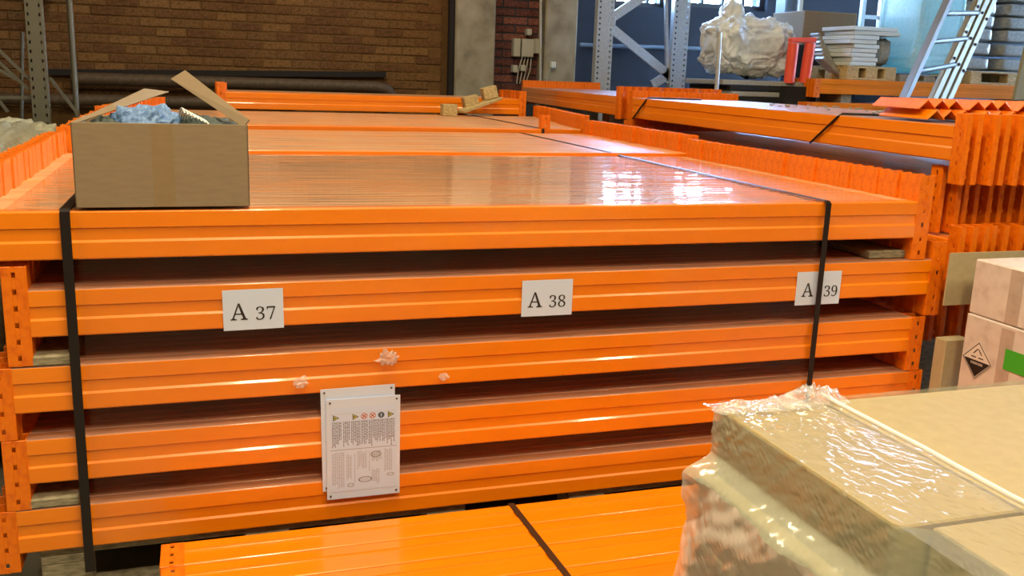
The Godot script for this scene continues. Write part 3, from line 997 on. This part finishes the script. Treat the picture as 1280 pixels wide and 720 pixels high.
func build_front():
	# low bundle lying on its side in front of the pile: faces up
	var lie := Basis.from_euler(Vector3(-PI / 2, 0, 0))   # local z (face) points up, local y points back
	var zc := [0.165, 0.289, 0.413]
	for k in 3:
		beam(2.7, 0.0, 0.0, Vector3(0.345 + 1.41 + 0.004 * k, 0.20 - 0.025, zc[k]), lie, "orange rack beam lying flat in the low front bundle, %s from the nearest pile" % ORD[k], "flat rack beams of the low front bundle", 6)
	beam(2.7, 0.0, 0.0, Vector3(0.985 + 1.41, 0.20 - 0.025, 0.537), lie, "orange rack beam lying flat along the front edge of the low bundle, set further right", "flat rack beams of the low front bundle", 6)
	for k in 4:
		beam(2.7, 0.0, 0.0, Vector3(0.39 + 1.41 + (0.64 if k == 3 else 0.0), 0.20 - 0.077, 0.165 + 0.124 * k), lie, "orange rack beam in the lower course of the low front bundle, %s from the pile" % ORD[k], "rack beams in the lower course of the low front bundle", 6)
	for xx in [1.15, 1.65, 2.6]:
		var st := S()
		bx(st, Vector3(0, 0.0485, 0), Vector3(0.1, 0.097, 0.6), Basis.IDENTITY, 0.004)
		var o := obj("timber_bearer", st, M.greywood)
		o.position = Vector3(xx, 0, 0.36)
		tag(o, "timber bearer on the floor under the low front bundle, %s" % {1.15: "left one", 1.65: "middle one", 2.6: "right one"}[xx], "bearer", "timber bearers under the piles")
	strap("brown_strap", "dark brown strap across the middle of the low front bundle", [Vector3(1.295, 0.1, 0.098), Vector3(1.295, 0.202, 0.1), Vector3(1.31, 0.202, 0.603), Vector3(1.31, 0.1, 0.606)], Vector3(0.009, 0, 0), M.brownstrap)
	strap("brown_strap", "dark brown strap across the low bundle beside the wrapped cartons", [Vector3(1.955, 0.1, 0.098), Vector3(1.955, 0.202, 0.1), Vector3(1.97, 0.202, 0.603), Vector3(1.97, 0.1, 0.606)], Vector3(0.011, 0, 0), M.brownstrap)
	# wrapped cartons at the lower right
	var zs := [0.994, 1.496]
	var zl := 0.49
	var hb := 0.128
	var cw := 0.92
	var words := ["far left", "near left"]
	for layer in 5:
		var y0 := 0.8 - hb * (layer + 1)
		var sh := 0.0 if layer == 0 else (-0.045 + 0.012 * (layer % 2))
		for r in 2:
			for c in 1:
				var lab := ""
				if layer == 0:
					lab = "wide tan carton on top of the film wrapped stack, %s row" % ["far", "near"][r]
				elif c == 0:
					lab = "tan carton behind cloudy film in layer %s from the top, %s row" % [["one", "two", "three", "four", "five"][layer], ["far", "near"][r]]
				else:
					lab = "tan carton enclosed in layer %s from the top of the wrapped stack, %s row" % [["one", "two", "three", "four", "five"][layer], ["far", "near"][r]]
				var t := thing("tan_carton", lab, "box", Vector3(1.405 + sh + (cw + 0.002) * c + 0.052 * r, y0, zs[r]), 0.0, "tan cartons of the wrapped stack" if layer == 0 or c == 0 else "enclosed tan cartons")
				var st := S()
				bx(st, Vector3(cw * 0.5, hb * 0.5 - 0.0005, zl * 0.5), Vector3(cw, hb - 0.001, zl), Basis.IDENTITY, 0.003)
				obj("body", st, M.tan, t)
	pallet("wooden pallet under the film wrapped tan cartons", Vector3(1.83, 0, 1.5), 0.98, 0.9, 0.0, M.wood, 0.158)
	var f := thing("stretch_film", "wrinkled clear stretch film wrapped over the tan cartons", "film")
	var fside := func(u: float, y: float) -> Vector3:
		var z := 0.985 + 1.0 * u
		var low := smoothstep(0.715, 0.672, y)
		var out := 0.006 + 0.05 * low
		var diag := (z - 1.05) * 0.8 + (0.8 - y)
		out += 0.010 * low * sin(diag * 26.0 + 3.0 * nz(Vector3(z, y, 0), 3.0, 6)) + (0.004 + 0.010 * low) * absf(nz(Vector3(diag * 2.2, (y + z) * 0.5, 0), 6.0, 4)) + 0.0025 * absf(nz(Vector3(diag * 4, z, y), 16.0, 7))
		out += 0.006 * absf(nz(Vector3(z, y, 0), 26.0, 12)) * smoothstep(0.22, 0.0, u)
		return Vector3(1.405 - out + 0.05 * smoothstep(0.50, 0.54, u) * (1.0 - low), y, z)
	var side := S()
	grid(side, 110, 36, func(u: float, v: float) -> Vector3: return fside.call(u, 0.806 - 0.13 * v))
	var loose := S()
	grid(loose, 110, 70, func(u: float, v: float) -> Vector3: return fside.call(u, 0.676 - 0.52 * v))
	obj("loose_sheet", loose, M.film_loose, f)
	obj("side_sheet", side, M.film_side, f)
	var top := S()
	grid(top, 80, 120, func(u: float, v: float) -> Vector3:
		var x := 1.398 + 0.235 * u
		var z := 0.988 + 0.95 * v
		var y := 0.808 + 0.002 * absf(nz(Vector3(x * 1.3, 0, z), 18.0, 9)) + 0.003 * absf(nz(Vector3(x, 0, z), 40.0, 10)) * smoothstep(0.45, 0.75, u)
		y += 0.014 * absf(nz(Vector3(x, 0, z), 14.0, 14)) * (1.0 - smoothstep(0.0, 0.25, v))
		return Vector3(x, y, z))
	obj("top_sheet", top, M.film_top, f)
	var back := S()
	grid(back, 60, 30, func(u: float, v: float) -> Vector3:
		var x := 1.399 + 0.9 * u
		return Vector3(x - 0.03 * smoothstep(0.3, 0.5, v) * (1.0 - u), 0.803 - 0.4 * v, 0.986 - 0.008 * absf(nz(Vector3(x, v, 0), 9.0, 11)) - 0.02 * smoothstep(0.3, 0.5, v)))
	obj("back_sheet", back, M.film_side, f)
	var fold := S()
	var pts := []
	for i in 40:
		var a := float(i) / 39
		pts.append(Vector3(1.628 + 0.006 * nz(Vector3(a, 0, 0), 4.0, 2), 0.812 + 0.004 * (1.0 - a), 1.0 + 0.95 * a))
	tube(fold, pts, 0.0045, 7)
	obj("rolled_fold", fold, M.film_fold, f)
	# crumpled tufts of film where the fold starts and along the far edge
	for tf in [[Vector3(1.60, 0.806, 1.00), 0.075, 0.045, 3], [Vector3(1.52, 0.806, 1.01), 0.06, 0.02, 5], [Vector3(1.44, 0.805, 1.0), 0.06, 0.014, 7]]:
		var tuft := S()
		grid(tuft, 44, 30, func(u: float, v: float) -> Vector3:
			var q := Vector3((u - 0.5) * 2.0 * tf[1], 0, (v - 0.4) * 0.06)
			var fall := (1.0 - pow(absf(u * 2.0 - 1.0), 2.0)) * (1.0 - pow(absf(v * 2.0 - 1.0), 2.0))
			return tf[0] + q + Vector3(0.010 * nz(q, 40.0, tf[3]), 0.002 + fall * tf[2] * (0.55 + 0.9 * nz(q, 22.0, tf[3] + 1) + 0.5 * nz(q, 60.0, tf[3] + 2)), 0.01 * nz(q, 35.0, tf[3] + 3)))
		obj("crumple", tuft, M.film_scrap, f)

func build_background():
	# pipes along the brick wall
	var st := S()
	bar(st, px(60, 90, -6.46), px(482, 93, -6.46), 0.05, 0.05)
	tag(obj("wall_ledge", st, M.dark), "thin dark rail along the foot of the brick wall", "rail")
	var yb := px(300, 104, -6.36).y
	st = S()
	tube(st, [Vector3(px(90, 104, -6.36).x, yb, -6.36), Vector3(px(470, 104, -6.36).x, yb, -6.36), Vector3(px(484, 104, -6.36).x, yb - 0.02, -6.36), Vector3(px(490, 104, -6.36).x, yb - 0.08, -6.36), Vector3(px(490, 104, -6.36).x, 0.2, -6.36)], 0.055, 12)
	tag(obj("wall_pipe", st, M.pipe), "thick brown pipe along the brick wall with a bend at its right end", "pipe")
	st = S()
	var y2 := px(150, 126, -6.36).y
	tube(st, [Vector3(-1.3, y2, -6.36), Vector3(1.2, y2, -6.36)], 0.05, 12)
	tag(obj("wall_pipe", st, M.pipe), "lower brown pipe behind the flap of the open carton", "pipe")
	st = S()
	tube(st, [Vector3(px(564, 60, -6.34).x, 0.0, -6.34), Vector3(px(564, 60, -6.34).x, 4.9, -6.34)], 0.035, 10)
	tag(obj("drain_pipe", st, M.dark), "dark vertical pipe against the olive concrete pillar", "pipe")
	# electrics in the niche
	var el := thing("electrical_cluster", "grey cluster of electrical boxes on the brick between the pillars", "electrical box", px(656, 60, -6.46))
	for b in [[-0.09, 0.0, 0.07, 0.17], [0.02, 0.0, 0.12, 0.17], [0.11, 0.02, 0.06, 0.14], [0.03, 0.15, 0.05, 0.06], [-0.1, -0.2, 0.05, 0.07], [-0.02, -0.19, 0.05, 0.06]]:
		st = S()
		bx(st, Vector3(b[0], b[1], 0), Vector3(b[2], b[3], 0.08), Basis.IDENTITY, 0.006)
		obj("housing", st, M.boxes, el)
	for k in 4:
		st = S()
		tube(st, [Vector3(-0.02 + 0.03 * k, -0.08, 0), Vector3(-0.06 + 0.04 * k, -0.2, 0.01), Vector3(-0.07 + 0.03 * k, -0.34, 0)], 0.006, 6)
		obj("cable", st, M.boxes, el)
	st = S()
	tube(st, [px(675, 130, -6.27), px(676, -60, -6.27)], 0.012, 8)
	tag(obj("conduit", st, M.boxes), "thin grey conduit running up beside the second pillar", "conduit")
	var so := thing("wall_socket", "small pale socket on the grey concrete pillar", "socket", px(691, 81, -6.27))
	st = S()
	bx(st, Vector3.ZERO, Vector3(0.05, 0.06, 0.05), Basis.IDENTITY, 0.006)
	obj("housing", st, M.panel, so)
	st = S()
	tube(st, [Vector3(-0.02, -0.03, 0.0), Vector3(-0.05, -0.12, 0.0), Vector3(-0.06, -0.2, -0.01)], 0.005, 6)
	obj("cable", st, M.boxes, so)
	st = S()
	tube(st, [px(725, 56, -6.42), px(880, 61, -6.42)], 0.02, 8)
	tag(obj("wall_pipe", st, M.bluesteel), "thin pale pipe across the dark wall behind the galvanised frame", "pipe")
	# galvanised frame in front of the windows
	var z := -6.0
	var f := thing("galvanised_rack", "galvanised rack frame with diagonal braces standing before the windows", "rack frame")
	var a := px(753, 100, z)
	var b := px(847, 100, z)
	upright(f, Vector3(a.x, 0, z), Vector3(a.x, 3.6, z), 0.165, 0.07)
	upright(f, Vector3(b.x, 0, z), Vector3(b.x, 3.6, z), 0.165, 0.07)
	for br in [[765, 22, 812, -10], [765, 36, 838, 96], [815, 106, 838, 92], [832, -20, 834, 104]]:
		st = S()
		bar(st, px(br[0], br[1], z - 0.05), px(br[2], br[3], z - 0.05), 0.03, 0.085 if br[0] != 832 else 0.03)
		obj("brace", st, M.galv, f)
	st = S()
	bx(st, px(763, 26, z - 0.03), Vector3(0.1, 0.09, 0.04), Basis.IDENTITY, 0.01)
	obj("brace_bolt_plate", st, M.galv, f)
	# left frame by the brick wall
	z = -3.5
	var lf := thing("galvanised_rack", "grey rack upright standing before the brick wall at the left", "rack frame")
	var c := px(52, 150, z)
	var top := px(38, 0, z)
	top.y += 0.0
	upright(lf, Vector3(c.x, 0, z), Vector3(c.x, 3.4, z), 0.085, 0.06, "upright", M.galv_shaded)
	st = S()
	tube(st, [Vector3(px(96, 140, -4.0).x, 0, -4.0), Vector3(px(96, 140, -4.0).x, 3.4, -4.0)], 0.017, 6)
	obj("rear_upright", st, M.galv_shaded, lf)
	for br in [[-20, 45, 38, 100], [-20, 60, 36, 112], [-10, 82, 22, 100], [-25, 95, 10, 140], [-30, 122, 46, 122], [62, 97, 97, 142]]:
		st = S()
		bar(st, px(br[0], br[1], -3.7), px(br[2], br[3], -3.7), 0.016, 0.016)
		obj("brace", st, M.galv_shaded, lf)
	st = S()
	tube(st, [px(28, 40, -4.4), px(27, 150, -4.4)], 0.012, 6)
	obj("brace", st, M.galv_shaded, lf)
	st = S()
	bx(st, Vector3(px(56, 20, -6.2).x, 3.2, -6.3), Vector3(0.11, 2.6, 0.2))
	tag(obj("steel_column", st, M.steel), "dark grey boxed duct hanging on the brick wall behind the left upright", "duct")
	# film covered goods at the far left
	st = S()
	lumpy(st, Vector3(-0.93, 0.55, -2.0), Vector3(0.78, 0.56, 1.15), 0.05, 5.0, 33, 0.28, 110, 80)
	tag(obj("wrapped_goods", st, M.oldfilm), "large heap wrapped in dull grey film at the left of the piles", "wrapped goods")
	# wrapped bag on its sheets
	z = -4.9
	var dz := 8.3 / FOC
	var bc := px(932, 58, z)
	st = S()
	lumpy(st, bc, Vector3(0.36, 0.23, 0.26), 0.06, 3.2, 21, 0.5, 150, 100)
	lumpy(st, bc + Vector3(-0.17, 0.24, 0.02), Vector3(0.1, 0.12, 0.09), 0.03, 6.0, 23, 0.8, 40, 30)
	tag(obj("wrapped_bag", st, M.bag), "big bulging bag wrapped in silvery film below the window", "wrapped bag")
	var sheets := bc.y - 0.275
	for k in 4:
		st = S()
		bx(st, Vector3(bc.x - 0.03 + 0.03 * (k % 2), sheets - 0.03 - 0.045 * k, z + 0.1), Vector3(0.80 - 0.04 * k, 0.04, 0.7), Basis.IDENTITY.rotated(Vector3.UP, 0.05 * (k - 1)), 0.004)
		tag(obj("flat_sheet", st, M.debris if k % 2 == 0 else M.dark), "%s flat grey sheet from the top under the silvery bag" % ORD[k], "sheet", "flat sheets under the silvery bag")
	st = S()
	bx(st, Vector3(bc.x - 0.14, (sheets - 0.185) * 0.5, z + 0.1), Vector3(0.46, sheets - 0.19, 0.6), Basis.IDENTITY, 0.01)
	tag(obj("dark_crate", st, M.dark), "dark crate carrying the flat sheets and the silvery bag", "crate")
	st = S()
	tube(st, [px(896, 106, -4.3), px(900, 40, -4.3)], 0.017, 8)
	var polefoot := px(896, 106, -4.3)
	tube(st, [Vector3(polefoot.x, 0, polefoot.z), polefoot], 0.017, 8)
	tag(obj("thin_pole", st, M.galv), "thin pale pole standing in front of the silvery bag", "pole")
	# steel column and white post
	var col := px(983, 30, -5.8)
	st = S()
	for s in [-1.0, 1.0]: bx(st, Vector3(col.x + s * 0.075, 2.5, -5.8), Vector3(0.02, 5.0, 0.16))
	bx(st, Vector3(col.x, 2.5, -5.8), Vector3(0.15, 5.0, 0.015))
	struct("pillar", st, M.bluesteel).set_meta("label", "blue grey steel column beside the silvery bag")
	st = S()
	var wp := px(998, 30, -5.2)
	bx(st, Vector3(wp.x, 1.7, -5.2), Vector3(0.035, 3.4, 0.035))
	tag(obj("white_post", st, M.panel), "slim white post between the steel column and the brown carton", "post")
	# brown carton
	var bb := px(1002, 56, -5.0)
	var bt := px(1072, 17, -5.0)
	st = S()
	bx(st, Vector3((bb.x + bt.x) * 0.5, (bb.y + bt.y) * 0.5, -5.25), Vector3(bt.x - bb.x, bt.y - bb.y, 0.5), Basis.IDENTITY, 0.006)
	tag(obj("brown_carton", st, M.card), "large brown carton behind the red tubes", "box")
	st = S()
	bx(st, Vector3((bb.x + bt.x) * 0.5, 0, -5.25) + Vector3(0, (bb.y + 1.46) * 0.5, 0), Vector3(bt.x - bb.x + 0.1, bb.y - 1.462, 0.5), Basis.IDENTITY, 0.006)
	tag(obj("grey_crate", st, M.dark), "dark crate under the large brown carton", "crate")
	# red tube stand
	var rs := thing("red_tube_stand", "stand of two red orange tubes joined at the top", "tube stand")
	for tb in [[992, 54, 986, 104], [1013, 54, 1005, 104]]:
		st = S()
		tube(st, [px(tb[2], tb[3], -4.45), px(tb[0], tb[1], -4.45)], 0.045, 14)
		obj("tube", st, M.redtube, rs)
	st = S()
	bar(st, px(987, 50, -4.45), px(1019, 50, -4.45), 0.05, 0.04, Vector3.UP, 0.005)
	obj("crossbar", st, M.redtube, rs)
	st = S()
	var rf := px(995, 108, -4.45)
	bx(st, Vector3(rf.x, rf.y * 0.5, -4.5), Vector3(0.3, rf.y, 0.25))
	obj("base_crate", st, M.dark, rs)
	# leaning grey strips
	for k in 7:
		st = S()
		var p0 := px(1050 - 2.5 * k, 96 - 3 * k, -4.55 - 0.04 * k)
		var p1 := px(1024 - 1.0 * k, 72 - 5 * k, -4.55 - 0.04 * k)
		bar(st, p0, p1, 0.12, 0.03, Vector3.UP, 0.004)
		tag(obj("grey_strip", st, M.greywrap if k % 2 == 0 else M.debris), "%s grey plastic wrapped strip leaning left of the white panels, counted from below" % ORD[k], "strip", "leaning grey strips")
	# pallets with goods on the far beams
	var top_y := 1.454
	var pa := px(1075, 100, -4.5)
	pallet("worn pallet under the stack of white panels", Vector3(pa.x + 0.01, top_y, -4.62), 0.5, 0.5, 0.0, M.wood, 0.112)
	for k in 9:
		st = S()
		var wide := k >= 7
		var y := top_y + 0.114 + 0.036 * k
		bx(st, Vector3(pa.x + (0.03 if wide else -0.07) + 0.015 * sin(k * 2.1), y + 0.0175, -4.6), Vector3(0.46 if wide else 0.26, 0.033, 0.42), Basis.IDENTITY.rotated(Vector3.UP, 0.04 * sin(k * 3.3)), 0.004)
		tag(obj("insulation_board", st, M.panel), "%s white panel from the bottom of the stack on the worn pallet" % ORD[k], "panel", "white panels on the worn pallet")
	st = S()
	lumpy(st, Vector3(pa.x + 0.19, top_y + 0.114 + 0.125, -4.6), Vector3(0.075, 0.12, 0.16), 0.02, 9.0, 41, 0.7, 50, 34)
	tag(obj("film_bundle", st, M.greywrap), "crumpled dark film bundle right of the white panels", "film bundle")
	# grey open frame
	var gf := thing("scaffold_tower", "grey open ladder-like frame above the white panels", "frame")
	var g0 := px(1076, 33, -5.3)
	var g1 := px(1119, 33, -5.3)
	for xx in [g0.x, lerpf(g0.x, g1.x, 0.52), g1.x]:
		st = S()
		bx(st, Vector3(xx, 2.35, -5.3), Vector3(0.04, 1.7, 0.04))
		obj("rail", st, M.galv, gf)
	for k in 7:
		st = S()
		bx(st, Vector3((g0.x + g1.x) * 0.5, 1.6 + 0.22 * k, -5.3), Vector3(g1.x - g0.x, 0.035, 0.03))
		obj("rung", st, M.galv, gf)
	st = S()
	bx(st, Vector3((g0.x + g1.x) * 0.5, 0.75, -5.3), Vector3(0.6, 1.5, 0.3))
	obj("base_crate", st, M.dark, gf)
	# tall wrapped pallet load
	var ca := px(1112, 92, -4.5)
	var cb := px(1186, 92, -4.5)
	pallet("pallet under the tall pale wrapped load", Vector3((ca.x + cb.x) * 0.5, top_y, -4.62), cb.x - ca.x, 0.5, 0.0, M.greywood, 0.06)
	st = S()
	var h := 1.6
	lumpy(st, Vector3((ca.x + cb.x) * 0.5 + 0.06, top_y + 0.085 + h * 0.5, -4.62), Vector3((cb.x - ca.x) * 0.5 - 0.08, h * 0.5, 0.26), 0.03, 7.0, 51, 0.16, 100, 90)
	tag(obj("wrapped_load", st, M.cyan), "tall pale blue load wrapped in shiny film behind the ladder", "wrapped load")
	# grey wrapped bundles in two stacks
	var pb := px(1228, 104, -4.5)
	pallet("pallet under the grey wrapped bundles at the far right", Vector3(pb.x + 0.21, top_y, -4.62), 0.95, 0.5, 0.0, M.wood, 0.112)
	for cI in 2:
		for k in 7:
			st = S()
			var cx: float = px(1210 if cI == 0 else 1262, 60, -4.5).x
			lumpy(st, Vector3(cx, 0.058 + 0.01 * sin(k), -4.6), Vector3(0.18, 0.052, 0.2), 0.008, 9.0, 60 + k + 10 * cI, 0.25, 40, 20)
			var o := obj("grey_bundle", st, M.greywrap)
			o.position.y = top_y + 0.118 + 0.12 * k
			tag(o, "grey film wrapped bundle at the far right, %s column, %s from the bottom" % [["left", "right"][cI], ORD[k]], "bundle", "grey wrapped bundles")
	# board leaning at the far right
	st = S()
	slab(st, [px(1266, 125, -3.6), px(1283, 125, -3.6), px(1296, 55, -3.75), px(1282, 55, -3.75)], 0.03)
	var bo := obj("yellow_board", st, M.tan)
	tag(bo, "yellowish board leaning at the right edge before the grey bundles", "board")
	# aluminium ladder leaning over the cross bundle
	var la := thing("aluminium_ladder", "aluminium folding ladder leaning over the right cross bundle", "ladder")
	var l0 := px(1122, 140, -2.45)
	var l1 := px(1190, -10, -2.85)
	var r0 := px(1176, 122, -2.9)
	var r1 := px(1236, -10, -3.3)
	st = S()
	bar(st, l0 - (l1 - l0) * (l0.y / (l1.y - l0.y)), l1 + (l1 - l0) * 0.6, 0.035, 0.06, Vector3(0, 0, 1), 0.003)
	obj("rail", st, M.alu, la)
	var wv := (r1 - r0).cross(Vector3(0, 0, 1)).normalized()
	for k in 3:
		st = S()
		var off := wv * (0.062 * (k - 1))
		bar(st, r0 + off - (r1 - r0) * (r0.y / (r1.y - r0.y)), r1 + off + (r1 - r0) * 0.6, 0.05, 0.05, Vector3(0, 0, 1), 0.006)
		obj("rail", st, M.lamplit_alu, la)
	for k in 6:
		st = S()
		var tt := 0.32 + 0.245 * k
		tube(st, [l0 + (l1 - l0) * tt, r0 + (r1 - r0) * (tt - 0.02)], 0.018, 8)
		obj("rung", st, M.frame, la)
		for j in 3:
			var q := S()
			var pc := r0 + (r1 - r0) * (tt - 0.02) + wv * (0.062 * (j - 1)) + Vector3(0, 0, 0.02)
			tube(q, [pc, pc + Vector3(0, 0, 0.012)], 0.012, 8)
			obj("rivet", q, M.steel, la)
	# dust and rubble on the cross bundle
	var near := Vector3(2.885, 1.292, -0.10)
	st = S()
	for k in 34:
		var p := Vector3(rng.randf_range(3.2, 3.6), 1.294, rng.randf_range(-2.0, -0.8))
		var s := rng.randf_range(0.005, 0.014)
		bx(st, p + Vector3(0, s * 0.35, 0), Vector3(s * 1.6, s * 0.7, s), Basis.from_euler(Vector3(0, rng.randf() * 3, 0)), s * 0.15)
	tag(obj("rubble", st, M.debris), "grey dust and crumbs scattered on top of the right cross bundle", "rubble", "", "stuff")
